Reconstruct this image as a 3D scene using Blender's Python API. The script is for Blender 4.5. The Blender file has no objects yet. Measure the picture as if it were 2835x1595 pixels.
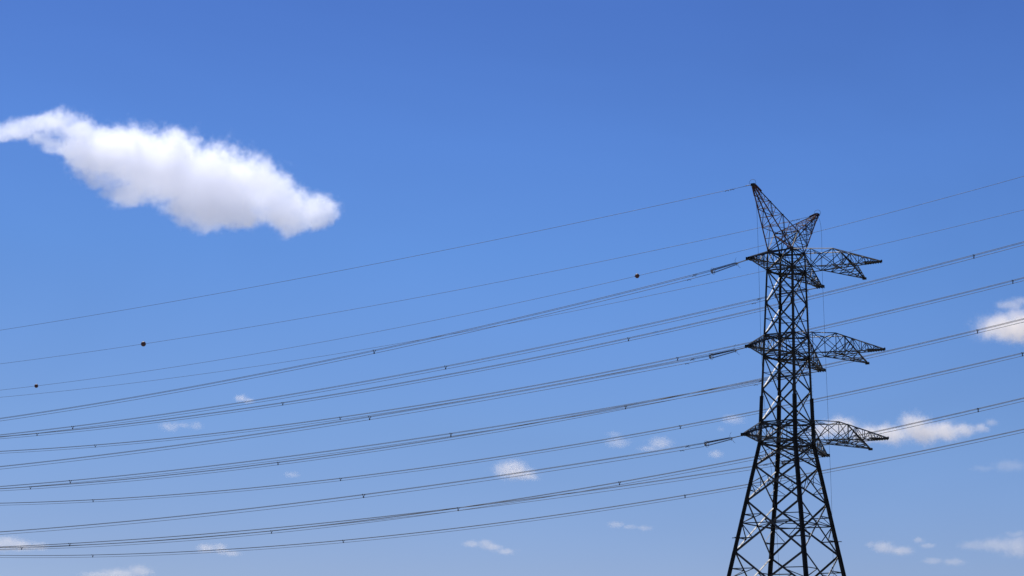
import bpy, bmesh, math, random
from mathutils import Vector, Matrix

random.seed(7)
scene = bpy.context.scene

# ------------------------------------------------------------------ camera
PITCH, ROLL, FPX = 0.20838, -0.0247, 5787.85      # radians, radians, focal length in photo pixels
PW, PH = 2835.0, 1595.0
cam_data = bpy.data.cameras.new('camera')
cam_data.sensor_width = 36.0
cam_data.lens = 36.0 * FPX / PW
cam_data.clip_start = 0.5
cam_data.clip_end = 40000.0
cam = bpy.data.objects.new('camera', cam_data)
scene.collection.objects.link(cam)
cam.matrix_world = (Matrix.Translation((0, 0, 1.6)) @ Matrix.Rotation(math.pi / 2 + PITCH, 4, 'X')
                    @ Matrix.Rotation(-ROLL, 4, 'Z'))
scene.camera = cam

# ------------------------------------------------------------------ sky and sun
SUN_EL, SUN_AZ = math.radians(60), math.radians(-28)     # azimuth from +Y (view direction) towards +X
world = bpy.data.worlds.new('World')
scene.world = world
world.use_nodes = True
wn, wl = world.node_tree.nodes, world.node_tree.links
wn.clear()
sky = wn.new('ShaderNodeTexSky')
sky.sky_type = 'NISHITA'
sky.sun_disc = False
sky.sun_elevation = SUN_EL
sky.sun_rotation = SUN_AZ
sky.altitude = 100
sky.air_density = 1.0
sky.dust_density = 0.3
sky.ozone_density = 3.0
grade = wn.new('ShaderNodeGamma')
grade.inputs['Gamma'].default_value = 1.0
tint = wn.new('ShaderNodeMix')
tint.data_type = 'RGBA'; tint.blend_type = 'MULTIPLY'
tint.inputs['Factor'].default_value = 1.0
# the photograph's deeper, more saturated blue: a smooth correction by height above the horizon
tco = wn.new('ShaderNodeTexCoord')
sep = wn.new('ShaderNodeSeparateXYZ')
sramp = wn.new('ShaderNodeValToRGB')
SKY_GRADE = [(0.0758, [0.508, 0.554, 0.821]), (0.1402, [0.471, 0.586, 0.856]), (0.2215, [0.391, 0.582, 0.918]), (0.2723, [0.366, 0.558, 0.937]), (0.3355, [0.321, 0.488, 0.887])]
er = sramp.color_ramp.elements
while len(er) < len(SKY_GRADE): er.new(0.5)
for i_, (z_, c_) in enumerate(SKY_GRADE):
    er[i_].position = z_; er[i_].color = (*c_, 1)
sramp.color_ramp.interpolation = 'LINEAR'
wl.new(tco.outputs['Generated'], sep.inputs[0])
wl.new(sep.outputs['Z'], sramp.inputs['Fac'])
wl.new(sramp.outputs['Color'], tint.inputs['B'])
bg = wn.new('ShaderNodeBackground')
bg.inputs['Strength'].default_value = 0.08
wout = wn.new('ShaderNodeOutputWorld')
wl.new(sky.outputs[0], grade.inputs['Color'])
wl.new(grade.outputs[0], tint.inputs['A'])
# faint unevenness of high thin haze
hz = wn.new('ShaderNodeTexNoise'); hz.inputs['Scale'].default_value = 3.2; hz.inputs['Detail'].default_value = 4; hz.inputs['Distortion'].default_value = 0.6
hmap = wn.new('ShaderNodeMapping'); hmap.inputs['Scale'].default_value = (1.0, 1.0, 2.2)
hr_ = wn.new('ShaderNodeMapRange'); hr_.inputs['From Min'].default_value = 0.3; hr_.inputs['From Max'].default_value = 0.7
hr_.inputs['To Min'].default_value = 0.95; hr_.inputs['To Max'].default_value = 1.05
veil = wn.new('ShaderNodeVectorMath'); veil.operation = 'SCALE'
wl.new(tco.outputs['Generated'], hmap.inputs['Vector']); wl.new(hmap.outputs[0], hz.inputs['Vector'])
wl.new(hz.outputs['Fac'], hr_.inputs['Value'])
wl.new(tint.outputs['Result'], veil.inputs[0]); wl.new(hr_.outputs[0], veil.inputs['Scale'])
wl.new(veil.outputs[0], bg.inputs['Color'])
wl.new(bg.outputs[0], wout.inputs['Surface'])

sun_d = bpy.data.lights.new('sun', 'SUN')
sun_d.energy = 4.1
sun_d.angle = math.radians(0.5)
sun_d.color = (1.0, 0.97, 0.94)
sun = bpy.data.objects.new('sun', sun_d)
scene.collection.objects.link(sun)
to_sun = Vector((math.sin(SUN_AZ) * math.cos(SUN_EL), math.cos(SUN_AZ) * math.cos(SUN_EL), math.sin(SUN_EL)))
sun.rotation_euler = to_sun.to_track_quat('Z', 'Y').to_euler()

vs = scene.view_settings
vs.view_transform = 'Standard'; vs.look = 'None'
vs.exposure = 0.4; vs.gamma = 1.0; vs.use_curve_mapping = False
scene.cycles.volume_bounces = 24
scene.cycles.max_bounces = 24

# ------------------------------------------------------------------ helpers
def tag(o, label=None, category=None, group=None, kind=None):
    if label: o['label'] = label
    if category: o['category'] = category
    if group: o['group'] = group
    if kind: o['kind'] = kind
    return o

def empty(name, loc=(0, 0, 0), rz=0.0, parent=None):
    o = bpy.data.objects.new(name, None)
    o.empty_display_size = 0.5
    scene.collection.objects.link(o)
    o.location = loc
    o.rotation_euler = (0, 0, rz)
    if parent: o.parent = parent
    return o

class MB:
    """collects vertices and faces, then links them as one mesh object"""
    def __init__(s): s.v, s.f, s.sm = [], [], False
    def add(s, verts, faces):
        n = len(s.v)
        s.v += [tuple(v) for v in verts]
        s.f += [tuple(i + n for i in f) for f in faces]
    def box(s, c, size, ax=None):
        c = Vector(c); ax = ax or (Vector((1, 0, 0)), Vector((0, 1, 0)), Vector((0, 0, 1)))
        h = [x / 2 for x in size]
        vs_ = [c + ax[0] * h[0] * i + ax[1] * h[1] * j + ax[2] * h[2] * k for i in (-1, 1) for j in (-1, 1) for k in (-1, 1)]
        s.add(vs_, [(0, 1, 3, 2), (4, 6, 7, 5), (0, 4, 5, 1), (2, 3, 7, 6), (0, 2, 6, 4), (1, 5, 7, 3)])
    def angle(s, p0, p1, w, e1, e2, centre=True, t=None, lift=0.0):
        """a steel angle: L section, one leg along e1, the other along e2"""
        p0, p1 = Vector(p0), Vector(p1)
        d = (p1 - p0).normalized()
        e1 = Vector(e1); e2 = Vector(e2)
        e2 = (e2 - d * e2.dot(d))
        if e2.length < 1e-4: e2 = d.orthogonal()
        e2.normalize()
        a1 = e2.cross(d).normalized()
        if a1.dot(e1) < 0: a1 = -a1
        t = t or max(0.012, w * 0.12)
        pr = [(0, 0), (w, 0), (w, t), (t, t), (t, w), (0, w)]
        sh = -w / 2 if centre else 0
        if a1.cross(e2).dot(d) < 0: pr = pr[::-1]
        ring = [[p + a1 * (x + sh) + e2 * (y + lift) for x, y in pr] for p in (p0, p1)]
        f = [(i, (i + 1) % 6, 6 + (i + 1) % 6, 6 + i) for i in range(6)]
        s.add(ring[0] + ring[1], f + [(5, 4, 3, 2, 1, 0), (6, 7, 8, 9, 10, 11)])
    def tube(s, pts, r, n=6, closed=False):
        pts = [Vector(p) for p in pts]; m = len(pts); rings = []
        for i, p in enumerate(pts):
            a = pts[(i - 1) % m] if (closed or i > 0) else p
            b = pts[(i + 1) % m] if (closed or i < m - 1) else p
            d = (b - a).normalized()
            up = Vector((0, 0, 1)) if abs(d.z) < 0.9 else Vector((1, 0, 0))
            if closed: up = s.up
            x = d.cross(up).normalized(); y = x.cross(d)
            rings += [p + (x * math.cos(2 * math.pi * k / n) + y * math.sin(2 * math.pi * k / n)) * r for k in range(n)]
        f = []
        for i in range(m if closed else m - 1):
            j = (i + 1) % m
            f += [(i * n + k, i * n + (k + 1) % n, j * n + (k + 1) % n, j * n + k) for k in range(n)]
        if not closed: f += [tuple(range(n))[::-1], tuple((m - 1) * n + k for k in range(n))]
        s.add(rings, f)
    def lathe(s, p0, p1, prof, n=10):
        """prof: list of (distance along p0->p1, radius)"""
        p0, p1 = Vector(p0), Vector(p1); d = (p1 - p0).normalized()
        x = d.orthogonal().normalized(); y = d.cross(x)
        vs_ = [p0 + d * t + (x * math.cos(2 * math.pi * k / n) + y * math.sin(2 * math.pi * k / n)) * r for t, r in prof for k in range(n)]
        m = len(prof); f = []
        for i in range(m - 1):
            f += [(i * n + k, i * n + (k + 1) % n, (i + 1) * n + (k + 1) % n, (i + 1) * n + k) for k in range(n)]
        f += [tuple(range(n))[::-1], tuple((m - 1) * n + k for k in range(n))]
        s.add(vs_, f)
    def mesh(s, name, mat, smooth=False):
        me = bpy.data.meshes.new(name)
        me.from_pydata(s.v, [], s.f)
        me.materials.append(mat)
        if smooth: me.polygons.foreach_set('use_smooth', [True] * len(me.polygons))
        me.update()
        return me
    def build(s, name, mat, parent=None, smooth=False, loc=None):
        o = bpy.data.objects.new(name, s.mesh(name, mat, smooth))
        scene.collection.objects.link(o)
        if parent: o.parent = parent
        if loc is not None: o.location = loc
        return o

def link_copy(src_mesh, name, parent, mw):
    o = bpy.data.objects.new(name, src_mesh)
    scene.collection.objects.link(o)
    o.parent = parent
    o.matrix_local = mw
    return o

# ------------------------------------------------------------------ materials
def steel(name, base, dark, rough=0.5, metal=0.4, scale=3.0):
    m = bpy.data.materials.new(name); m.use_nodes = True
    n, l = m.node_tree.nodes, m.node_tree.links
    p = n['Principled BSDF']
    tc = n.new('ShaderNodeTexCoord')
    nz = n.new('ShaderNodeTexNoise'); nz.inputs['Scale'].default_value = scale; nz.inputs['Detail'].default_value = 6
    cr = n.new('ShaderNodeValToRGB')
    cr.color_ramp.elements[0].color = (*dark, 1); cr.color_ramp.elements[0].position = 0.35
    cr.color_ramp.elements[1].color = (*base, 1); cr.color_ramp.elements[1].position = 0.65
    mr = n.new('ShaderNodeMapRange')
    mr.inputs['To Min'].default_value = rough - 0.1; mr.inputs['To Max'].default_value = rough + 0.15
    l.new(tc.outputs['Object'], nz.inputs['Vector'])
    l.new(nz.outputs['Fac'], cr.inputs['Fac']); l.new(cr.outputs[0], p.inputs['Base Color'])
    l.new(nz.outputs['Fac'], mr.inputs['Value']); l.new(mr.outputs[0], p.inputs['Roughness'])
    p.inputs['Metallic'].default_value = metal
    return m

M_STEEL = steel('weathered_tower_steel', (0.040, 0.038, 0.035), (0.022, 0.021, 0.019), 0.49, 0.0, 2.0)
M_ARM = steel('dull_crossarm_steel', (0.034, 0.032, 0.029), (0.018, 0.017, 0.016), 0.55, 0.0, 2.0)
M_STEEL.node_tree.nodes['Principled BSDF'].inputs['Specular IOR Level'].default_value = 0.3
M_RUST = steel('rusty_horn_steel', (0.10, 0.034, 0.020), (0.04, 0.022, 0.016), 0.65, 0.0, 1.2)
M_RUST.node_tree.nodes['Principled BSDF'].inputs['Specular IOR Level'].default_value = 0.15
M_ARM.node_tree.nodes['Principled BSDF'].inputs['Specular IOR Level'].default_value = 0.35
M_LEG = steel('dark_leg_steel', (0.022, 0.021, 0.019), (0.012, 0.011, 0.010), 0.6, 0.0, 1.5)
M_LEG.node_tree.nodes['Principled BSDF'].inputs['Specular IOR Level'].default_value = 0.25
M_RED = steel('red_oxide_primer', (0.11, 0.018, 0.011), (0.04, 0.012, 0.009), 0.6, 0.0, 3.0)
M_WIRE = steel('aluminium_conductor', (0.03, 0.03, 0.032), (0.02, 0.02, 0.021), 0.6, 0.0, 1.0)
M_GLASS = steel('brown_porcelain', (0.035, 0.02, 0.015), (0.02, 0.012, 0.010), 0.25, 0.0, 1.0)
M_FIT = steel('galvanised_fitting', (0.30, 0.30, 0.30), (0.16, 0.16, 0.16), 0.4, 0.5, 6.0)
M_SPACER = steel('spacer_casting', (0.045, 0.045, 0.045), (0.03, 0.03, 0.03), 0.5, 0.3, 6.0)
M_BALL = steel('faded_maroon_marker', (0.13, 0.035, 0.022), (0.06, 0.022, 0.016), 0.55, 0.0, 2.5)
M_CONC = steel('footing_concrete', (0.36, 0.35, 0.33), (0.25, 0.245, 0.23), 0.85, 0.0, 2.0)

def ground_material():
    m = bpy.data.materials.new('dry_grass_field'); m.use_nodes = True
    n, l = m.node_tree.nodes, m.node_tree.links
    p = n['Principled BSDF']; p.inputs['Roughness'].default_value = 0.95
    tc = n.new('ShaderNodeTexCoord')
    nz = n.new('ShaderNodeTexNoise'); nz.inputs['Scale'].default_value = 0.02; nz.inputs['Detail'].default_value = 12
    cr = n.new('ShaderNodeValToRGB')
    cr.color_ramp.elements[0].color = (0.13, 0.14, 0.11, 1)
    cr.color_ramp.elements[1].color = (0.25, 0.24, 0.22, 1)
    l.new(tc.outputs['Object'], nz.inputs['Vector']); l.new(nz.outputs['Fac'], cr.inputs['Fac'])
    l.new(cr.outputs[0], p.inputs['Base Color'])
    return m

# ------------------------------------------------------------------ ground
g = MB()
N = 24
for i in range(N + 1):
    for j in range(N + 1):
        x = (i / N - 0.5) * 36000; y = (j / N - 0.5) * 36000
        g.v.append((x, y, 0.0))
for i in range(N):
    for j in range(N):
        a = i * (N + 1) + j
        g.f.append((a, a + N + 1, a + N + 2, a + 1))
tag(g.build('ground', ground_material()), kind='structure')

# ------------------------------------------------------------------ the tower
TH = 0.61133                      # yaw of the line direction
CX, CY = 37.571, 280.0
tower = empty('transmission_tower', (CX, CY, 0), -TH)
tag(tower, 'tall dark steel lattice pylon with two splayed horns and three tiers of crossarms', 'pylon')
# local frame: +x along the line (right, towards the camera), -y towards the camera, z up
Z1T, Z1B, Z2T, Z2B, Z3T, Z3B = 66.75, 64.05, 55.09, 52.12, 43.10, 40.25
W1, W3 = 3.764, 5.338
SPLAY = (8.989 - 5.338) / (40.25 - 29.34)
def half(z):
    if z >= Z3B: return (W3 + (W1 - W3) * (z - Z3B) / (Z1T - Z3B)) / 2
    return (W3 + SPLAY * (Z3B - z)) / 2
CORN = {'N': (1, -1), 'L': (-1, -1), 'R': (1, 1), 'F': (-1, 1)}
def cor(k, z):
    h = half(z); a, b = CORN[k]
    return Vector((a * h, b * h, z))
FACES = [('L', 'N', Vector((0, 1, 0))), ('N', 'R', Vector((-1, 0, 0))), ('R', 'F', Vector((0, -1, 0))), ('F', 'L', Vector((1, 0, 0)))]

def member(parent, name, p0, p1, w, inward, mat=None, lift=0.0, e1=(0, 0, -1)):
    w *= 1.28 if w > .1 else 1.35
    b = MB()
    p0, p1 = Vector(p0), Vector(p1)
    o = p0.copy()
    b.angle(p0 - o, p1 - o, w, e1, inward, lift=lift)
    return b.build(name, mat or M_STEEL, parent, loc=o)

# legs, in lengths that step in section
LEG_CUTS = [(0, 12.5, .48), (12.5, 25.5, .46), (25.5, Z3B, .44), (Z3B, 46.6, .42), (46.6, Z2T, .31), (Z2T, Z1B, .27), (Z1B, Z1T, .22)]
for k, (a, b_) in CORN.items():
    for z0, z1, w in LEG_CUTS:
        m = MB(); p0, p1 = cor(k, z0), cor(k, z1)
        ex, ey = Vector((-a, 0, 0)), Vector((0, -b_, 0))
        off = Vector((a, b_, 0)) * (w * 0.28)
        m.angle(p0 + off, p1 + off, w, ex, ey, centre=False, t=w * 0.16)
        if z0 < 46:      # built-up leg: a second angle back to back
            m.angle(p0 - off * 0.35, p1 - off * 0.35, w * 0.8, -ex, -ey, centre=False, t=w * 0.14)
        m.build('leg', M_LEG, tower)

def lerp(a, b, t): return a + (b - a) * t
def cross_t(zt, zb):
    """height where an X between two corners crosses"""
    ht, hb = half(zt), half(zb)
    return zt + (zb - zt) * ht / (ht + hb)

GUSSETS = []
def xpanel(zt, zb, w, redundant=None, wr=0.06, zring=None):
    for (a, b_, inn) in FACES:
        at, bt, ab, bb = cor(a, zt), cor(b_, zt), cor(a, zb), cor(b_, zb)
        member(tower, 'brace', at, bb, w, inn, lift=0.02)
        member(tower, 'brace', bt, ab, w, inn, lift=0.02 + w * 0.14, e1=(0, 0, 1))
        zc = cross_t(zt, zb)
        cpt = lerp(at, bb, (zc - zt) / (zb - zt))
        GUSSETS.append((cpt, inn, w * 2.0))
        if redundant == 'H':        # horizontals from legs to diagonals, plus ties back to the leg at crossing height
            for (lt, lb, ot, ob, k) in ((at, ab, bt, bb, a), (bt, bb, at, ab, b_)):
                lc = cor(k, zc)
                up = lerp(lt, ob, .27); dn = lerp(lb, ot, .27)
                for q in (up, dn):
                    lq = cor(k, q.z)
                    member(tower, 'redundant_strut', lq, q, wr * 1.15, inn, lift=0.03)
                member(tower, 'redundant_strut', up, lc, wr, inn, lift=0.04)
                member(tower, 'redundant_strut', dn, lc, wr, inn, lift=0.04)
        if redundant == 'T':        # fans from the leg middle to the diagonals
            for (lt, lb, ot, ob, k) in ((at, ab, bt, bb, a), (bt, bb, at, ab, b_)):
                lm = cor(k, (zt + zb) / 2)
                up = lerp(lt, ob, .28); dn = lerp(lb, ot, .28)
                member(tower, 'redundant_strut', lm, up, wr, inn, lift=0.03)
                member(tower, 'redundant_strut', lm, dn, wr, inn, lift=0.03)
                member(tower, 'redundant_strut', up, lerp(lb, ot, .45), wr, inn, lift=0.04)
                member(tower, 'redundant_strut', dn, cor(k, zt * .3 + zb * .7), wr, inn, lift=0.05)

def ring(z, w, diamond=False, cross=False, wd=0.06):
    mids = []
    for (a, b_, inn) in FACES:
        p, q = cor(a, z), cor(b_, z)
        member(tower, 'horizontal_strut', p, q, w, inn, lift=0.05)
        mids.append((p + q) / 2)
    if diamond:
        for i in range(4):
            member(tower, 'plan_brace', mids[i], mids[(i + 1) % 4], wd, (0, 0, -1), e1=(1, 0, 0), lift=0.04)
    if cross:
        member(tower, 'plan_brace', cor('N', z), cor('F', z), wd * 1.6, (0, 0, -1), e1=(1, 0, 0), lift=0.05)
        member(tower, 'plan_brace', cor('L', z), cor('R', z), wd * 1.6, (0, 0, -1), e1=(1, 0, 0), lift=0.05 + wd * 2)

MID12, MID23 = 59.54, 47.53
xpanel(Z1T, Z1B, .12)
xpanel(Z1B, MID12, .135); xpanel(MID12, Z2T, .14)
xpanel(Z2T, Z2B, .13)
xpanel(Z2B, MID23, .145); xpanel(MID23, Z3T, .15)
xpanel(Z3T, Z3B, .14)
xpanel(Z3B, 37.15, .16, 'T', .05)
xpanel(37.15, 32.35, .17, 'T', .06)
xpanel(32.35, 25.5, .18, 'H', .08)
xpanel(25.5, 17.2, .18, 'H', .08)
xpanel(17.2, 8.2, .19, 'H', .09)
xpanel(8.2, 0.4, .19)
for z in (Z1T, Z2T, Z3T): ring(z, .13, cross=True, wd=.07)
for z in (Z1B, Z2B, Z3B): ring(z, .15, diamond=True, cross=True, wd=.08)
ring((Z1B + MID12) / 2, .055, diamond=True, wd=.045)
ring((MID12 + Z2T) / 2, .055, diamond=True, wd=.045)
ring((Z2B + MID23) / 2, .055, diamond=True, wd=.045)
ring(29.34, .11, diamond=True, wd=.08)
ring(21.7, .12, diamond=True, wd=.08)
ring(12.9, .12, diamond=True, wd=.08)

# gusset plates on the leg nodes
for z in (Z1T, Z1B, MID12, Z2T, Z2B, MID23, Z3T, Z3B, 37.15, 32.35, 25.5, 17.2):
    s_ = .34 if z > Z3B + 1 else .42
    for k, (a, b_) in CORN.items():
        p = cor(k, z)
        gp = MB()
        gp.box(p + Vector((-a * s_ * .45, b_ * .035, 0)), (s_ * 1.2, .022, s_ * 1.6))
        gp.box(p + Vector((a * .035, -b_ * s_ * .45, 0)), (.022, s_ * 1.2, s_ * 1.6))
        gp.build('gusset_plate', M_LEG, tower)
for (p, inn, s_) in GUSSETS:
    gp = MB()
    t_ = Vector((0, 0, 1)).cross(inn)
    gp.box(p + inn * (-.015), (s_, .02, s_), (t_, inn, Vector((0, 0, 1))))
    gp.build('gusset_plate', M_STEEL, tower)

# step bolts up two of the legs
for k, sx in (('R', 1), ('F', -1)):
    m = MB()
    z = 12.0
    while z < Z1T - .5:
        p = cor(k, z) + Vector((CORN[k][0] * .1, CORN[k][1] * .1, 0))
        d = Vector((CORN[k][0], 0, 0)) if int(z / .45) % 2 else Vector((0, CORN[k][1], 0))
        m.box(p + d * .1, (.02 + abs(d.x) * .18, .02 + abs(d.y) * .18, .02))
        z += .45
    tag(m.build('step_bolts', M_STEEL, tower), kind='stuff')

# anti-climbing frame: short outriggers past each leg with hanging spikes
for k, (a, b_) in CORN.items():
    z = 27.42
    for ax in (0, 1):
        c = cor(k, z)
        d = Vector((a, 0, 0)) if ax == 0 else Vector((0, b_, 0))
        p0, p1 = c - d * 1.75, c + d * 0.85
        member(tower, 'climbing_guard_rail', p0, p1, .07, (0, 0, -1), e1=(0, 1, 0) if ax == 0 else (1, 0, 0))
        m = MB()
        for i in range(13):
            q = lerp(p0, p1, i / 12.0) + Vector((0, 0, -.02))
            m.box(q + Vector((0, 0, -.09)), (.014, .014, .16))
        tag(m.build('guard_spikes', M_STEEL, tower), kind='stuff')

for k in CORN:
    c = cor(k, 0)
    f = MB(); f.box(c + Vector((0, 0, .15)), (1.5, 1.5, .7)); f.box(c + Vector((0, 0, .6)), (.9, .9, .2))
    f.build('concrete_footing', M_CONC, tower)

# ---- generic tapering box truss used for crossarms and horns
def truss(par, chords, ts, wch, wl, mats=(M_ARM, M_ARM), lace=(0, 1, 2, 3), rungs=(0, 1, 2, 3), faces_in=None):
    """chords: 4 polyline functions t->point, in ring order; ts: stations"""
    mid = lambda t: sum((c(t) for c in chords), Vector()) / 4
    for i, c in enumerate(chords):
        inn = mid(.3) - c(.3)
        for a, b_ in zip(ts[:-1], ts[1:]):
            pass
        # straight runs of chord: split only where the polyline bends
        knots = [ts[0]] + list(getattr(c, 'knots', [])) + [ts[-1]]
        for a, b_ in zip(knots[:-1], knots[1:]):
            member(par, 'chord', c(a), c(b_), wch, inn, mats[0], e1=Vector((0, 0, 1)) if inn.z > 0 else Vector((0, 0, -1)))
    for fi in range(4):
        c0, c1 = chords[fi], chords[(fi + 1) % 4]
        flip = fi % 2
        for si in range(len(ts)):
            t = ts[si]
            inn = mid(t) - (c0(t) + c1(t)) / 2
            if inn.length < .01: inn = Vector((0, 0, 1))
            if fi in rungs and 0 < si:
                if (c0(t) - c1(t)).length > .12:
                    member(par, 'strut', c0(t), c1(t), wl, inn, mats[1], lift=.02)
            if fi in lace and si < len(ts) - 1:
                t2 = ts[si + 1]
                p, q = (c0(t), c1(t2)) if (si + flip) % 2 == 0 else (c1(t), c0(t2))
                if (p - q).length > .25:
                    member(par, 'lacing', p, q, wl, inn, mats[1], lift=.03)

def seg(a, b_):
    a, b_ = Vector(a), Vector(b_)
    return lambda t: lerp(a, b_, t)

ARM = {1: (Z1T, Z1B, 10.349, 14.005), 2: (Z2T, Z2B, 10.569, 14.297), 3: (Z3T, Z3B, 11.666, 14.631)}
LEVELN = {1: 'upper', 2: 'middle', 3: 'lower'}
for lv, (zt, zb, aw, cl) in ARM.items():
    ht, hb = half(zt), half(zb)
    for sgn in (-1, 1):                       # -1 towards the camera (left in the picture), +1 away
        arm = empty('crossarm', (0, 0, 0), parent=tower)
        ky, kz_ = sgn * aw, zb - .14
        ch = [seg((-ht, sgn * ht, zt), (-.28, ky, kz_ + .16)), seg((ht, sgn * ht, zt), (.28, ky, kz_ + .16)),
              seg((hb, sgn * hb, zb), (.28, ky, kz_ - .06)), seg((-hb, sgn * hb, zb), (-.28, ky, kz_ - .06))]
        ts = [0, .17, .33, .47, .60, .71, .80, .88, .94, 1]
        truss(arm, ch, ts, .125, .055)
        # tip: end beam, hanger plates and bolts
        t_ = MB()
        t_.box((0, ky, kz_), (1.15, .07, .34))
        t_.box((0, ky - sgn * .30, kz_ + .02), (1.0, .06, .32))
        for xx in (-.52, -.2, .2, .52):
            t_.box((xx, ky + sgn * .02, kz_ - .05), (.035, .5, .42))
        t_.build('tip_plate', M_LEG, arm)
        for s2 in (-1, 1):
            member(arm, 'hanger', (s2 * .55, ky, kz_ - .1), (s2 * .55, ky - sgn * 1.3, kz_ - .1), .09, (0, 0, 1), e1=(1, 0, 0))
        # mid span knee from the bottom chords back to the legs
        for s2 in (-1, 1):
            b0 = ch[3 if s2 < 0 else 2](.47)
            member(arm, 'knee_brace', b0, cor({(-1, -1): 'L', (1, -1): 'N', (1, 1): 'R', (-1, 1): 'F'}[(s2, sgn)], zb - .05), .07, (0, 0, 1), e1=(1, 0, 0), lift=.1)
    # the long arm to the right with its side horn
    arm = empty('crossarm', (0, 0, 0), parent=tower)
    xk, kw, zk, ztp = hb + 5.69, 1.34, zt - .51, zb - .10
    tk = (xk - ht) / (cl - ht)
    def topc(sy):
        def f(t):
            x = ht + (cl - ht) * t
            if t <= tk: return lerp(Vector((ht, sy * ht, zt)), Vector((xk, sy * kw, zk)), t / tk)
            return lerp(Vector((xk, sy * kw, zk)), Vector((cl, sy * .14, ztp + .12)), (t - tk) / (1 - tk))
        f.knots = [tk]
        return f
    def botc(sy): return seg((hb, sy * hb, zb), (cl, sy * .14, ztp - .08))
    ch = [topc(-1), topc(1), botc(1), botc(-1)]
    ts = [0, tk * .45, tk, tk + (1 - tk) * .2, tk + (1 - tk) * .38, tk + (1 - tk) * .54, tk + (1 - tk) * .68, tk + (1 - tk) * .80, tk + (1 - tk) * .90, 1]
    truss(arm, ch, ts, .115, .055)
    # extra X in the deep bays near the body
    for i in (0, 1):
        for (c0, c1, inn) in ((ch[0], ch[3], Vector((0, 1, 0))), (ch[1], ch[2], Vector((0, -1, 0)))):
            member(arm, 'lacing', c0(ts[i]), c1(ts[i + 1]), .06, inn, lift=.05)
            member(arm, 'lacing', c1(ts[i]), c0(ts[i + 1]), .06, inn, lift=.09)
    t_ = MB()
    for j in range(7):
        xx = cl - 2.25 + j * .37
        t_.box((xx, 0, ztp + .02 + .028 * (6 - j)), (.30, .42 - .03 * j, .12 + .03 * (j % 2)))
        t_.box((xx + .1, 0, ztp - .14), (.05, .30, .16))
    t_.box((cl, 0, ztp + .03), (.42, .16, .26))
    t_.box((cl + .2, 0, ztp + .05), (.09, .26, .34))
    t_.box((cl - .8, 0, ztp), (1.9, .08, .18))
    t_.build('tip_plate', M_LEG, arm)
    # side horn reaching away from the camera
    D = Vector((cl - 6.4, 8.63, zb - .1))
    nb = lambda x: ch[3]((x - hb) / (cl - hb)); fb = lambda x: ch[2]((x - hb) / (cl - hb))
    P1, P2, P4, J = nb(7.4), fb(4.7), fb(10.4), ch[1](tk)
    horn = empty('side_horn', (0, 0, 0), parent=arm)
    def hm(a, b_, w, inn=(0, 0, 1), e1=(1, 0, 0), lf=0.0):
        member(horn, 'chord' if w > .08 else 'lacing', a, b_, w, inn, M_ARM, e1=e1, lift=lf)
    tipw = Vector((.16, 0, 0))
    hm(P1, D, .12); hm(P2, D - tipw, .10); hm(P4, D + tipw, .09); hm(J, D + Vector((0, 0, .12)), .10, (0, 0, -1))
    for t in (.2, .4, .6, .8):
        a, b_, c, d_ = lerp(P2, D - tipw, t), lerp(P4, D + tipw, t), lerp(J, D, t), lerp(P1, D, t)
        hm(a, b_, .05, lf=.02); hm(a, c, .05, (0, -1, 0)); hm(b_, c, .05, (0, -1, 0)); hm(c, d_, .045, (0, -1, 0))
        t2 = t - .2
        hm(lerp(P2, D, t2), lerp(J, D, t), .05, (0, -1, 0), lf=.03)
        hm(lerp(P4, D, t), lerp(J, D, t2), .05, (0, -1, 0), lf=.03)
        hm(lerp(P2, D, t2), lerp(P1, D, t), .045, lf=.04)
    t_ = MB(); t_.box(D, (.5, .34, .30)); t_.box(D + Vector((0, -.25, .05)), (.22, .5, .2))
    t_.build('tip_plate', M_LEG, horn)

# ---- the two earth wire horns on top
PV, ZP = 9.638, 74.17
ht = half(Z1T)
SZ = Z1T + 2.85
SP, SM = Vector((ht, 0, SZ)), Vector((-ht, 0, SZ))
for sgn in (-1, 1):
    hr = empty('earthwire_horn', (0, 0, 0), parent=tower)
    ty = sgn * PV
    ch = [seg((-ht, sgn * ht, Z1T), (-.16, ty, ZP - .10)), seg((ht, sgn * ht, Z1T), (.16, ty, ZP - .10)),
          seg(SP, (.16, ty - sgn * .1, ZP + .12)), seg(SM, (-.16, ty - sgn * .1, ZP + .12))]
    ts = [0, .19, .36, .51, .64, .75, .85, .93, 1]
    truss(hr, ch, ts, .10, .05, mats=(M_RUST, M_RUST))
    for i in range(4):        # secondary lacing crossing the first on the side faces
        for (c0, c1) in ((ch[1], ch[2]), (ch[3], ch[0])):
            member(hr, 'lacing', c0(ts[i]) if i % 2 else c1(ts[i]), c1(ts[i + 1]) if i % 2 else c0(ts[i + 1]), .045, (1, 0, 0), lift=.05)
    t_ = MB(); t_.box((0, ty, ZP), (.55, .22, .34)); t_.box((0, ty - sgn * .25, ZP + .02), (.36, .5, .28))
    t_.build('tip_plate', M_LEG, hr)
    for c in ch:              # reddish splice angles near the tip
        member(hr, 'splice_angle', c(.84), c(.985), .13, (0, -sgn, 0), M_RED)
saddle = empty('horn_saddle_frame', (0, 0, 0), parent=tower)
member(saddle, 'saddle_strut', SP, SM, .11, (0, 0, -1), e1=(0, 1, 0))
for S_, ks in ((SP, 'NR'), (SM, 'LF')):
    for k in ks: member(saddle, 'saddle_strut', S_, cor(k, Z1T), .10, (-S_.x, 0, 0))
for S_, ks in ((SP, 'LF'), (SM, 'NR')):
    for k in ks:
        member(saddle, 'saddle_brace', S_, cor(k, Z1T), .11, (0, 0, -1), M_RED if (S_ is SM) else M_STEEL, e1=(0, 1, 0), lift=.06)
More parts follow.
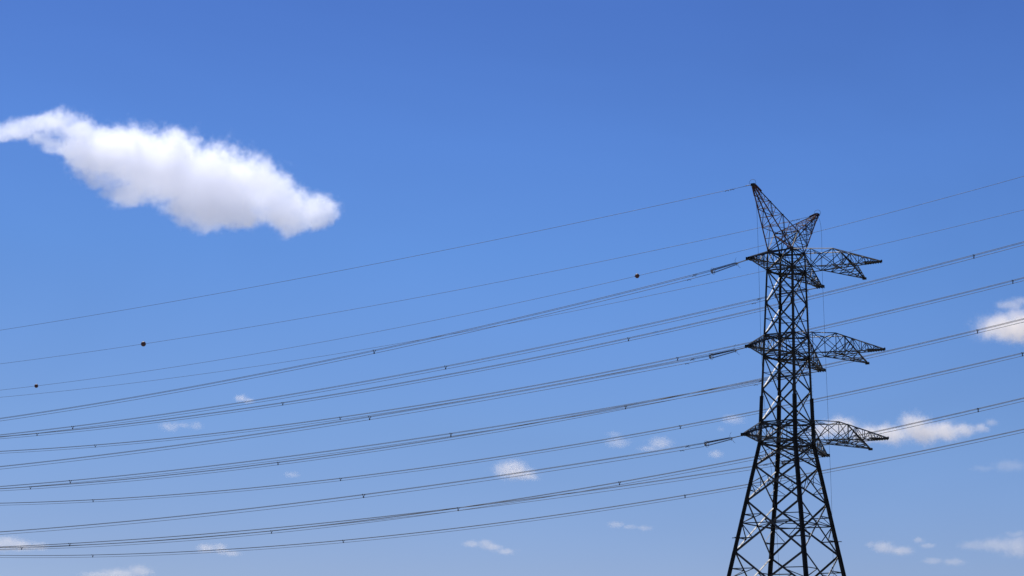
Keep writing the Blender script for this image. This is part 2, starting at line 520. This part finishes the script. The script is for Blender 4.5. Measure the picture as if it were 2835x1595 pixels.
for k in CORN:
    member(saddle, 'saddle_brace', Vector((0, 0, SZ - .1)), cor(k, Z1T), .07, (0, 0, -1), e1=(0, 1, 0))

# ------------------------------------------------------------------ wires
DL = Vector((-math.cos(TH), math.sin(TH), 0))       # along the line, to the left and away
NV = Vector((-math.sin(TH), -math.cos(TH), 0))      # across the line, towards the camera side
# start point x y z, slope, curvature of the hanging curve, (offset of the curve at the string)
WIRES = {
    'E1': [32.004, 272.133, 74.17, -0.073658, 0.000183],
    'E2': [43.067, 287.917, 74.17, -0.087019, 0.000232],
    'A1': [31.631, 271.525, 63.908, -0.129644, 0.000323, -0.332228],
    'B1': [43.511, 288.475, 63.908, -0.121941, 0.00032, 0.342902],
    'A2': [31.505, 271.345, 51.984, -0.096376, 0.00026, -0.26742],
    'B2': [43.637, 288.655, 51.984, -0.099837, 0.000277, 0.171019],
    'A3': [30.875, 270.447, 40.109, -0.095293, 0.000283, -0.285083],
    'B3': [44.267, 289.553, 40.109, -0.096102, 0.000289, 0.099669],
    'E3': [41.124, 320.43, 77.706, -0.11684, 0.000316],
    'E4': [48.876, 331.489, 77.588, -0.101398, 0.00028],
    'P1': [39.69, 318.383, 66.929, -0.119039, 0.00035],
    'P2': [50.31, 333.536, 66.953, -0.119738, 0.000359],
    'P3': [39.69, 318.383, 55.783, -0.115824, 0.000352],
    'P4': [50.31, 333.536, 55.24, -0.121227, 0.000383],
    'P5': [39.69, 318.383, 43.87, -0.125192, 0.000412],
    'P6': [50.31, 333.536, 43.445, -0.12275, 0.000412],
}
def wire_pt(k, s):
    w = WIRES[k]
    z0 = w[5] if len(w) > 5 else 0.0
    return Vector((w[0], w[1], w[2] + z0)) + DL * s + Vector((0, 0, w[3] * s + w[4] * s * s))

def wire_mesh(k, s0, s1, off, r, name, parent, base):
    n = 70
    m = MB()
    pts = [wire_pt(k, s0 + (s1 - s0) * i / n) + off - base for i in range(n + 1)]
    m.tube(pts, r, 6)
    return m.build(name, M_WIRE, parent, smooth=True)

HS, DROP = .25, .44
SUB = [NV * HS, NV * -HS, Vector((0, 0, -DROP))]
# spacer: two arms rising from a hub above the lower wire to the two upper ones
def spacer_mesh(flip):
    m = MB()
    hub = Vector((0, 0, -DROP + .10))
    for e in (NV * HS, NV * -HS):
        d = (e - hub)
        m.lathe(hub, e, [(0, .034), (d.length * .5, .045), (d.length, .034)], 6)
        m.box(e, (.14, .10, .10), (DL, NV, Vector((0, 0, 1))))
        m.box(e + Vector((0, 0, .05)), (.08, .16, .035), (DL, NV, Vector((0, 0, 1))))
    m.lathe(hub, Vector((0, 0, -DROP)), [(0, .05), (.1, .05)], 6)
    m.box(Vector((0, 0, -DROP)), (.16, .12, .11), (DL, NV, Vector((0, 0, 1))))
    m.box(hub, (.09, .18, .10), (DL, NV, Vector((0, 0, 1))))
    return m.mesh('spacer', M_SPACER)
SPACER = spacer_mesh(0)
def damper_mesh():
    m = MB()
    m.box((0, 0, -.03), (.07, .06, .12), (DL, NV, Vector((0, 0, 1))))
    m.tube([DL * -.24 + Vector((0, 0, -.10)), Vector((0, 0, -.08)), DL * .24 + Vector((0, 0, -.10))], .012, 5)
    for s in (-1, 1):
        c = DL * .24 * s + Vector((0, 0, -.10))
        m.lathe(c - DL * .07, c + DL * .07, [(0, .03), (.03, .045), (.11, .045), (.14, .03)], 8)
    return m.mesh('vibration_damper', M_SPACER)
DAMPER = damper_mesh()

YOKE = {'A1': 6.05, 'A2': 6.14, 'A3': 6.16, 'B1': 7.3, 'B2': 7.1, 'B3': 6.93}
SPACERS = {'A1': [63.5], 'A2': [63.7], 'A3': [63.4], 'B1': [148.96, 65.56], 'B2': [148.86, 64.29], 'B3': [149.09, 63.26],
           'P1': [162.42, 98.51, 25.19, -34.12], 'P2': [165.22, 100.26, 26.82, -32.79], 'P3': [163.24, 98.96, 25.57, -34.42],
           'P4': [164.8, 99.56, 26.18, -34.02], 'P5': [164.52, 99.73, 26.52, -34.26], 'P6': [163.86, 98.28, 25.17]}
PLACE = {
 'A1': 'triple power cable strung left from the near tip of the pylon\'s upper crossarm',
 'A2': 'triple power cable strung left from the near tip of the pylon\'s middle crossarm',
 'A3': 'triple power cable strung left from the near tip of the pylon\'s lower crossarm',
 'B1': 'triple power cable emerging left from behind the pylon just below its upper crossarm',
 'B2': 'triple power cable emerging left from behind the pylon just below its middle crossarm',
 'B3': 'triple power cable emerging left from behind the pylon just below its lower crossarm',
 'P1': 'highest triple power cable crossing the whole view behind the pylon, meeting the right edge first',
 'P2': 'second triple power cable down at the right edge, passing just above the middle crossarm',
 'P3': 'third triple power cable down at the right edge, crossing the white cloud there',
 'P4': 'fourth triple power cable down at the right edge, passing above the lower crossarm',
 'P5': 'fifth triple power cable down at the right edge, crossing the long low cloud',
 'P6': 'lowest triple power cable in the view, crossing behind the splayed pylon legs'}
for k, lab in PLACE.items():
    if k[0] == 'P': s0, s1 = -70.0, 260.0
    else: s0, s1 = YOKE[k], 235.0
    base = wire_pt(k, s0)
    line = empty('power_cable', base)
    tag(line, lab, 'power line', 'triple conductor bundles')
    for off in SUB:
        wire_mesh(k, s0, s1, off, .032 if k[0] != 'P' else .036, 'wire', line, base)
    for s in SPACERS[k]:
        link_copy(SPACER, 'spacer', line, Matrix.Translation(wire_pt(k, s) - base))
    if k[0] != 'P':
        for i, off in enumerate(SUB):
            s = s0 + 2.2 + (0, .9, 2.2)[i] * .5
            link_copy(DAMPER, 'vibration_damper', line, Matrix.Translation(wire_pt(k, s) + off - base))

EARTH = {
 'E1': ('thin single earth wire from the pylon\'s taller looking left horn', 0, 235),
 'E2': ('thin single earth wire from the pylon\'s right horn, carrying the larger ball at left', 0, 235),
 'E3': ('thin single wire behind the pylon that meets the right edge highest and carries two balls', -70, 260),
 'E4': ('thin bare single wire behind the pylon, second from the top at the right edge', -70, 260)}
for k, (lab, s0, s1) in EARTH.items():
    base = wire_pt(k, s0)
    line = empty('earth_wire', base)
    tag(line, lab, 'wire', 'single earth wires')
    wire_mesh(k, s0, s1, Vector(), .026 if s0 == 0 else .028, 'wire', line, base)
    if s0 == 0:
        for s in (3.1, 3.9):
            link_copy(DAMPER, 'vibration_damper', line, Matrix.Translation(wire_pt(k, s) - base))
        # looped tail over the horn tip
        m = MB(); m.up = Vector((0, 1, 0))
        c0 = Vector((.35 * math.cos(TH), -.35 * math.sin(TH), .25))
        pts = []
        for i in range(15):
            a = math.radians(200 - 230 * i / 14)
            pts.append(Vector((math.cos(a) * .5 * math.cos(TH), -math.cos(a) * .5 * math.sin(TH), math.sin(a) * .48 + .25)))
        m.tube(pts, .022, 6)
        m.build('bonding_loop', M_WIRE, line)
        m = MB(); m.lathe((0, 0, 0), DL * 1.1, [(0, .05), (.25, .05), (.3, .03), (1.1, .03)], 6)
        m.build('dead_end_clamp', M_SPACER, line)

# slack down leads from the horn tips
def hang(name, lab, pts):
    base = Vector(pts[0])
    o = []
    P = [Vector(p) for p in pts]
    for i in range(len(P) - 1):     # smooth interpolation
        p0 = P[max(i - 1, 0)]; p1 = P[i]; p2 = P[i + 1]; p3 = P[min(i + 2, len(P) - 1)]
        for j in range(8):
            t = j / 8
            o.append(.5 * ((2 * p1) + (p2 - p0) * t + (2 * p0 - 5 * p1 + 4 * p2 - p3) * t * t + (-p0 + 3 * p1 - 3 * p2 + p3) * t ** 3) - base)
    o.append(P[-1] - base)
    m = MB(); m.tube(o, .019, 6)
    ob = m.build(name, M_WIRE, loc=base)
    tag(ob, lab, 'cable', 'slack down leads')

RZ = Matrix.Rotation(-TH, 4, 'Z')
def tw(x, y, z): return (Matrix.Translation((CX, CY, 0)) @ RZ) @ Vector((x, y, z))
tA, tB = tw(0, -PV, ZP), tw(0, PV, ZP)
hang('down_lead', 'slack thin cable hanging from the left horn tip down past the upper crossarm',
     [tA, tA + Vector((.55, .2, -3.4)), tA + Vector((.85, .3, -12)), tA + Vector((1.25, .4, -24)), tA + Vector((1.9, .5, -33)), tA + Vector((3.2, .7, -46)), tA + Vector((4.6, .9, -73.9))])
hang('down_lead', 'slack thin cable hanging from the right horn tip, right of the pylon body',
     [tB, tB + Vector((.5, 0, -2.2)), tB + Vector((.62, 0, -9)), tB + Vector((.95, 0, -19)), tB + Vector((1.35, 0, -31)), tB + Vector((1.75, 0, -44)), tB + Vector((2.2, 0, -73.9))])

# ------------------------------------------------------------------ insulator strings
def insulator_part(p0, p1):
    """a long string of discs from p0 to p1"""
    L = (Vector(p1) - Vector(p0)).length
    prof = [(0, .03)]
    n = int(L / .15)
    for i in range(n):
        t = (i + .25) * L / n
        prof += [(t, .03), (t + .02, .092), (t + .04, .092), (t + .07, .04)]
    prof.append((L, .03))
    m = MB(); m.lathe(p0, p1, prof, 8)
    return m

WHERE = {'A1': 'near tip of the upper crossarm, left of the pylon', 'A2': 'near tip of the middle crossarm, left of the pylon',
         'A3': 'near tip of the lower crossarm, left of the pylon', 'B1': 'far tip of the upper crossarm, seen through the pylon',
         'B2': 'far tip of the middle crossarm, seen through the pylon', 'B3': 'far tip of the lower crossarm, seen through the pylon'}
for k, wh in WHERE.items():
    w = WIRES[k]
    tip = Vector(w[:3]) + Vector((0, 0, -.12))
    yk = wire_pt(k, YOKE[k]) + Vector((0, 0, -DROP * .33))
    ax = (yk - tip).normalized()
    up = (Vector((0, 0, 1)) - ax * ax.z).normalized()
    st = empty('insulator_string', tip)
    tag(st, 'dark triple tension insulator on the ' + wh, 'insulator', 'tension insulators on the pylon')
    L = (yk - tip).length
    A = lambda s, n_=0.0, u_=0.0: ax * s + NV * n_ + up * u_
    h0 = 2.05
    # links from the arm to the first yoke
    for s2 in (-1, 1):
        m = MB(); m.tube([A(0, s2 * .10, 0), A(h0, s2 * .13, .0)], .035, 6); m.build('link_rod', M_SPACER, st)
    m = MB()
    m.box(A(h0 + .05), (.20, .62, .05), (ax, NV, up)); m.box(A(h0 + .05, 0, -.1), (.12, .06, .42), (ax, NV, up))
    m.build('yoke_plate', M_FIT, st)
    ends0 = [A(h0 + .15, .16, .06), A(h0 + .15, -.16, .06), A(h0 + .15, 0, -.16)]
    e1 = L - .35
    ends1 = [A(e1, HS, DROP * .36), A(e1, -HS, DROP * .36), A(e1, 0, -DROP * .62)]
    for a, b_ in zip(ends0, ends1):
        insulator_part(a, b_).build('insulator_discs', M_GLASS, st)
    m = MB()
    m.box(A(L - .2, 0, .14), (.16, .68, .06), (ax, NV, up)); m.box(A(L - .2, .14, -.05), (.14, .06, .50), (ax, NV, up)); m.box(A(L - .2, -.14, -.05), (.14, .06, .50), (ax, NV, up))
    m.build('yoke_plate', M_FIT, st)
    for e in ends1:           # grading rings
        m = MB(); m.up = NV
        c = e + ax * -.10
        pts = [c + (ax * math.cos(a) * .20 + up * math.sin(a) * .23) for a in [2 * math.pi * i / 18 for i in range(18)]]
        m.up = NV
        m.tube(pts, .022, 6, closed=True)
        m.build('grading_ring', M_FIT, st)
    for s2 in (-1, 1):        # arcing horns at the arm end
        m = MB()
        m.tube([A(h0, s2 * .3, 0), A(h0 + .05, s2 * .35, s2 * .25), A(h0 - .05, s2 * .36, s2 * .48), A(h0 - .25, s2 * .36, s2 * .66)], .02, 6)
        m.build('arcing_horn', M_SPACER, st)

# ------------------------------------------------------------------ marker balls
def ball(k, s, r, lab):
    p = wire_pt(k, s)
    o = empty('marker_ball', p)
    tag(o, lab, 'marker ball', 'aircraft warning balls on the earth wires')
    n = 14
    for hs in (1, -1):
        prof = []
        for i in range(n + 1):
            a = math.pi / 2 * i / n
            prof.append((a, r * math.cos(a), r * math.sin(a)))
        m = MB()
        nn = 28
        v = [(math.cos(b_) * c_, math.sin(b_) * c_, hs * (z_ + .012)) for (a, c_, z_) in prof for b_ in [2 * math.pi * q / nn for q in range(nn)]]
        f = []
        for i in range(n):
            for q in range(nn):
                quad = (i * nn + q, i * nn + (q + 1) % nn, (i + 1) * nn + (q + 1) % nn, (i + 1) * nn + q)
                f.append(quad if hs > 0 else quad[::-1])
        m.add(v, f)
        m.build('shell', M_BALL, o, smooth=True)
    m = MB(); m.lathe((0, 0, -.035), (0, 0, .035), [(0, r * 1.0), (.012, r * 1.03), (.058, r * 1.03), (.07, r * 1.0)], 28)
    m.build('seam_flange', M_BALL, o)
    for s2 in (-1, 1):
        m = MB(); m.lathe(DL * (s2 * r * .96), DL * (s2 * (r + .16)), [(0, .07), (.08, .05), (.16, .03)], 8)
        m.build('clamp', M_SPACER, o)
ball('E2', 131.75, .44, 'dark maroon warning ball, the larger of the two at left, on the second single wire')
ball('E3', 166.43, .38, 'dark maroon warning ball, the smallest and lowest, near the left edge')
ball('E3', 25.22, .37, 'dark maroon warning ball on the single wire just left of the pylon')

# ------------------------------------------------------------------ clouds
def cloud_material(name, density, color):
    m = bpy.data.materials.new(name); m.use_nodes = True
    n, l = m.node_tree.nodes, m.node_tree.links
    n.clear()
    v = n.new('ShaderNodeVolumePrincipled')
    v.inputs['Color'].default_value = (*color, 1)
    v.inputs['Density'].default_value = density
    v.inputs['Anisotropy'].default_value = 0.45
    o = n.new('ShaderNodeOutputMaterial')
    l.new(v.outputs[0], o.inputs['Volume'])
    return m

CAMR = cam.matrix_world.to_3x3()
def cloud(label, blobs, dist, peak, detail_px, rough=.55, color=(.995, .995, 1.0), vox=2.2, edge=.35, thick=1.0, seed=0.0, dens=1.0, squash=1.0):
    """a cloud volume: ellipsoidal lobes (x, y, rx, ry in photo scale) set at its own distance and eroded by noise"""
    k = dist / FPX
    cx = sum(b_[0] for b_ in blobs) / len(blobs); cy = sum(b_[1] for b_ in blobs) / len(blobs)
    d = CAMR @ Vector((cx - PW / 2, PH / 2 - cy, -FPX))
    centre = Vector((0, 0, 1.6)) + d * k
    az = math.atan2(d.x, d.y)
    vol = bpy.data.volumes.new('cloud')
    ob = bpy.data.objects.new('cloud', vol)
    scene.collection.objects.link(ob)
    ob.location = centre
    ob.rotation_euler = (0, 0, -az)
    tag(ob, label, 'cloud', 'clouds')
    cr_, sr = math.cos(ROLL), math.sin(ROLL)
    loc = []
    rnd = random.Random(seed)
    for b_ in blobs:
        x, z = (b_[0] - cx) * k, (cy - b_[1]) * k
        x, z = x * cr_ + z * sr, -x * sr + z * cr_
        rx, rz = b_[2] * k, b_[3] * k
        ry = math.sqrt(rx * rz) * thick
        loc.append((x, rnd.uniform(-.25, .25) * ry, z, rx, ry, rz))
    pad = 1.35
    mn = [min(q[i] - q[i + 3] * pad for q in loc) for i in range(3)]
    mx = [max(q[i] + q[i + 3] * pad for q in loc) for i in range(3)]
    ng = bpy.data.node_groups.new('cloud_density', 'GeometryNodeTree')
    ng.interface.new_socket('Geometry', in_out='INPUT', socket_type='NodeSocketGeometry')
    ng.interface.new_socket('Geometry', in_out='OUTPUT', socket_type='NodeSocketGeometry')
    N, L = ng.nodes, ng.links
    out = N.new('NodeGroupOutput')
    pos = N.new('GeometryNodeInputPosition')
    def math_(op, a, b_=None, c=None):
        q = N.new('ShaderNodeMath'); q.operation = op
        for i, vv in enumerate((a, b_, c)):
            if vv is None: continue
            if isinstance(vv, (int, float)): q.inputs[i].default_value = vv
            else: L.new(vv, q.inputs[i])
        return q.outputs[0]
    def vmath(op, a, b_):
        q = N.new('ShaderNodeVectorMath'); q.operation = op
        for i, vv in enumerate((a, b_)):
            if isinstance(vv, tuple): q.inputs[i].default_value = vv
            else: L.new(vv, q.inputs[i])
        return q
    # domain warp, for wind-torn edges
    nw = N.new('ShaderNodeTexNoise'); nw.inputs['Scale'].default_value = 1 / (detail_px * 1.6 * k); nw.inputs['Detail'].default_value = 3
    sh = vmath('ADD', pos.outputs[0], (seed * 97.0, seed * 31.0, 5.0))
    L.new(sh.outputs[0], nw.inputs['Vector'])
    w0 = vmath('SUBTRACT', nw.outputs['Color'], (.5, .5, .5))
    w1 = vmath('MULTIPLY', w0.outputs[0], tuple([detail_px * k * 1.1] * 3))
    wp = vmath('ADD', pos.outputs[0], w1.outputs[0])
    acc = None
    for (x, y, z, rx, ry, rz) in loc:
        a = vmath('SUBTRACT', wp.outputs[0], (x, y, z))
        b2 = vmath('DIVIDE', a.outputs[0], (rx, ry, rz))
        ln = N.new('ShaderNodeVectorMath'); ln.operation = 'LENGTH'; L.new(b2.outputs[0], ln.inputs[0])
        f = math_('SUBTRACT', 1.0, ln.outputs['Value'])
        acc = f if acc is None else math_('SMOOTH_MAX', acc, f, .18)
    n1 = N.new('ShaderNodeTexNoise'); n1.inputs['Scale'].default_value = 1 / (detail_px * k); n1.inputs['Detail'].default_value = 8; n1.inputs['Roughness'].default_value = .688
    L.new(sh.outputs[0], n1.inputs['Vector'])
    e = math_('MULTIPLY', math_('SUBTRACT', n1.outputs['Fac'], .55), rough * 2)
    n2 = N.new('ShaderNodeTexNoise'); n2.inputs['Scale'].default_value = 1 / (detail_px * .28 * k); n2.inputs['Detail'].default_value = 6; n2.inputs['Roughness'].default_value = .7
    L.new(sh.outputs[0], n2.inputs['Vector'])
    e = math_('ADD', e, math_('MULTIPLY', math_('SUBTRACT', n2.outputs['Fac'], .5), rough * 1.9))
    s = math_('ADD', acc, e)
    s = math_('DIVIDE', s, edge)
    s = math_('MINIMUM', math_('MAXIMUM', s, 0.0), 1.0)
    s = math_('MULTIPLY', s, s)
    vc = N.new('GeometryNodeVolumeCube')
    L.new(s, vc.inputs['Density'])
    vc.inputs['Min'].default_value = mn; vc.inputs['Max'].default_value = mx
    for i, ax in enumerate(('X', 'Y', 'Z')):
        vc.inputs['Resolution ' + ax].default_value = max(8, int((mx[i] - mn[i]) / (vox * k * (1.8 if i == 1 else 1))))
    sm = N.new('GeometryNodeSetMaterial')
    # optical depth through the middle ~ peak
    meanr = sum(q[4] for q in loc) / len(loc)
    sm.inputs['Material'].default_value = cloud_material('cloud_vapour', peak / (2 * meanr), color)
    L.new(vc.outputs[0], sm.inputs['Geometry']); L.new(sm.outputs[0], out.inputs[0])
    md = ob.modifiers.new('density', 'NODES'); md.node_group = ng
    return ob

MAIN = [(135, 405, 55, 15), (515, 612, 36, 18), (690, 585, 60, 34), (-20, 378, 60, 24), (40, 374, 62, 27), (95, 364, 48, 30), (140, 362, 45, 34), (230, 440, 45, 30), (190, 345, 70, 36), (175, 422, 60, 16), (270, 400, 95, 55), (350, 450, 115, 75), (300, 512, 42, 28),
       (450, 470, 125, 90), (350, 545, 60, 34), (560, 490, 130, 95), (520, 575, 70, 42), (640, 500, 115, 78), (600, 575, 105, 50), (720, 520, 90, 58),
       (790, 552, 85, 50), (785, 595, 72, 32), (868, 560, 62, 42), (885, 580, 45, 32)]
cloud('big bright white cloud stretched diagonally across the upper left sky', [(a, b_, c * 1.36, d_ * 1.30) for a, b_, c, d_ in MAIN], 2600, 3.1, 78, rough=.64, color=(.965, .97, 1.0), vox=2.0, thick=1.3, seed=5.0, edge=.36)
SMALL = [
 ('white cloud cut off by the right edge, crossed by a cable', [(2800, 905, 85, 34), (2825, 878, 36, 26), (2770, 900, 50, 30), (2835, 910, 60, 40)], 5, 30, 1.0),
 ('small faint wisp just above the white cloud at the right edge', [(2800, 843, 34, 14), (2825, 836, 24, 12), (2780, 848, 18, 10)], 1.5, 16, 1.0),
 ('long low bright cloud behind the lower right crossarm', [(2330, 1176, 45, 26), (2280, 1186, 40, 22), (2400, 1200, 50, 24), (2465, 1202, 50, 26), (2530, 1184, 38, 34), (2560, 1204, 50, 26), (2615, 1200, 45, 26), (2665, 1195, 30, 18), (2712, 1192, 20, 12)], 4.5, 26, 1.0),
 ('tiny faint puff off the right end of the long low cloud', [(2745, 1170, 18, 10)], 1.0, 10, 1.0),
 ('small round peach cloud low in the middle of the view', [(1410, 1300, 40, 24), (1440, 1312, 40, 20), (1425, 1292, 30, 20), (1470, 1322, 20, 9)], 2.6, 18, 1.0),
 ('slim slanting peach cloud low below all the cables, left of centre', [(1305, 1506, 22, 9), (1345, 1506, 20, 11), (1360, 1515, 28, 10), (1398, 1526, 28, 8)], 1.6, 14, 1.0),
 ('peach cloud at the left edge behind the lowest cables', [(15, 1505, 50, 20), (60, 1510, 40, 16), (105, 1512, 26, 12)], 2.0, 18, 1.0),
 ('low peach cloud at the bottom edge, left', [(330, 1590, 50, 16), (385, 1580, 34, 16), (270, 1594, 40, 10)], 1.8, 16, 1.0),
 ('small peach puff crossed by the lowest cable, left of centre', [(572, 1518, 26, 12), (608, 1518, 20, 14), (640, 1532, 26, 8)], 1.8, 14, 1.0),
 ('tiny pale puff touching a cable, below the big cloud', [(667, 1103, 16, 10), (688, 1110, 16, 7)], 1.6, 10, 1.0),
 ('very faint wisp crossed by cables left of the tiny pale puff', [(472, 1182, 26, 13), (542, 1178, 18, 11), (505, 1178, 22, 8)], .9, 12, 1.0),
 ('small puff crossed by a triple cable, left of the lower crossarm insulator', [(1700, 1202, 18, 8), (1710, 1224, 32, 15)], .9, 12, 1.0),
 ('small puff resting on a cable, right of a similar one', [(1828, 1228, 30, 18), (1800, 1242, 32, 8)], 1.4, 12, 1.0),
 ('faint small puff under the lower insulator at the pylon', [(1982, 1258, 18, 11)], 1.3, 10, 1.0),
 ('faint wisp above the lower insulator, beside the pylon leg', [(2030, 1162, 30, 13), (1995, 1188, 8, 7)], .9, 12, 1.0),
 ('very faint patch between cables, left of centre', [(808, 1315, 20, 8)], .9, 10, 1.0),
 ('peach cloud low, right of the pylon legs', [(2410, 1506, 12, 8), (2445, 1514, 27, 16), (2492, 1526, 32, 13)], 1.8, 12, 1.0),
 ('tiny peach wisp right of the low peach cloud', [(2543, 1496, 15, 9), (2568, 1510, 20, 7)], 1.2, 10, 1.0),
 ('flat peach wisp near the bottom edge, right', [(2585, 1552, 26, 9), (2640, 1556, 28, 10)], 1.2, 12, 1.0),
 ('wide faint peach cloud in the bottom right corner', [(2700, 1508, 40, 12), (2760, 1508, 55, 18), (2815, 1512, 50, 28), (2812, 1480, 30, 9)], 1.4, 20, 1.0),
 ('thin line of faint puffs low, left of the pylon legs', [(1705, 1452, 22, 9), (1745, 1459, 20, 6), (1785, 1462, 20, 7)], 1.0, 10, 1.0),
 ('very faint broad wisp at the right edge below the cables', [(2720, 1296, 34, 7), (2795, 1290, 44, 16)], .6, 16, 1.0),
]
for i, (lab, bl, pk, dp, th_) in enumerate(SMALL):
    cloud(lab, [(a, b_, c * 1.6, d_ * 1.5) for a, b_, c, d_ in bl], 3600 + 3400 * ((i * .618) % 1.0), pk * .47, dp, rough=.62, color=(1.0, .95, .89), vox=1.8, edge=.55, thick=1.0, seed=2.0 + i * .7)  # warm scatter colour paints in the reddening of light over distance
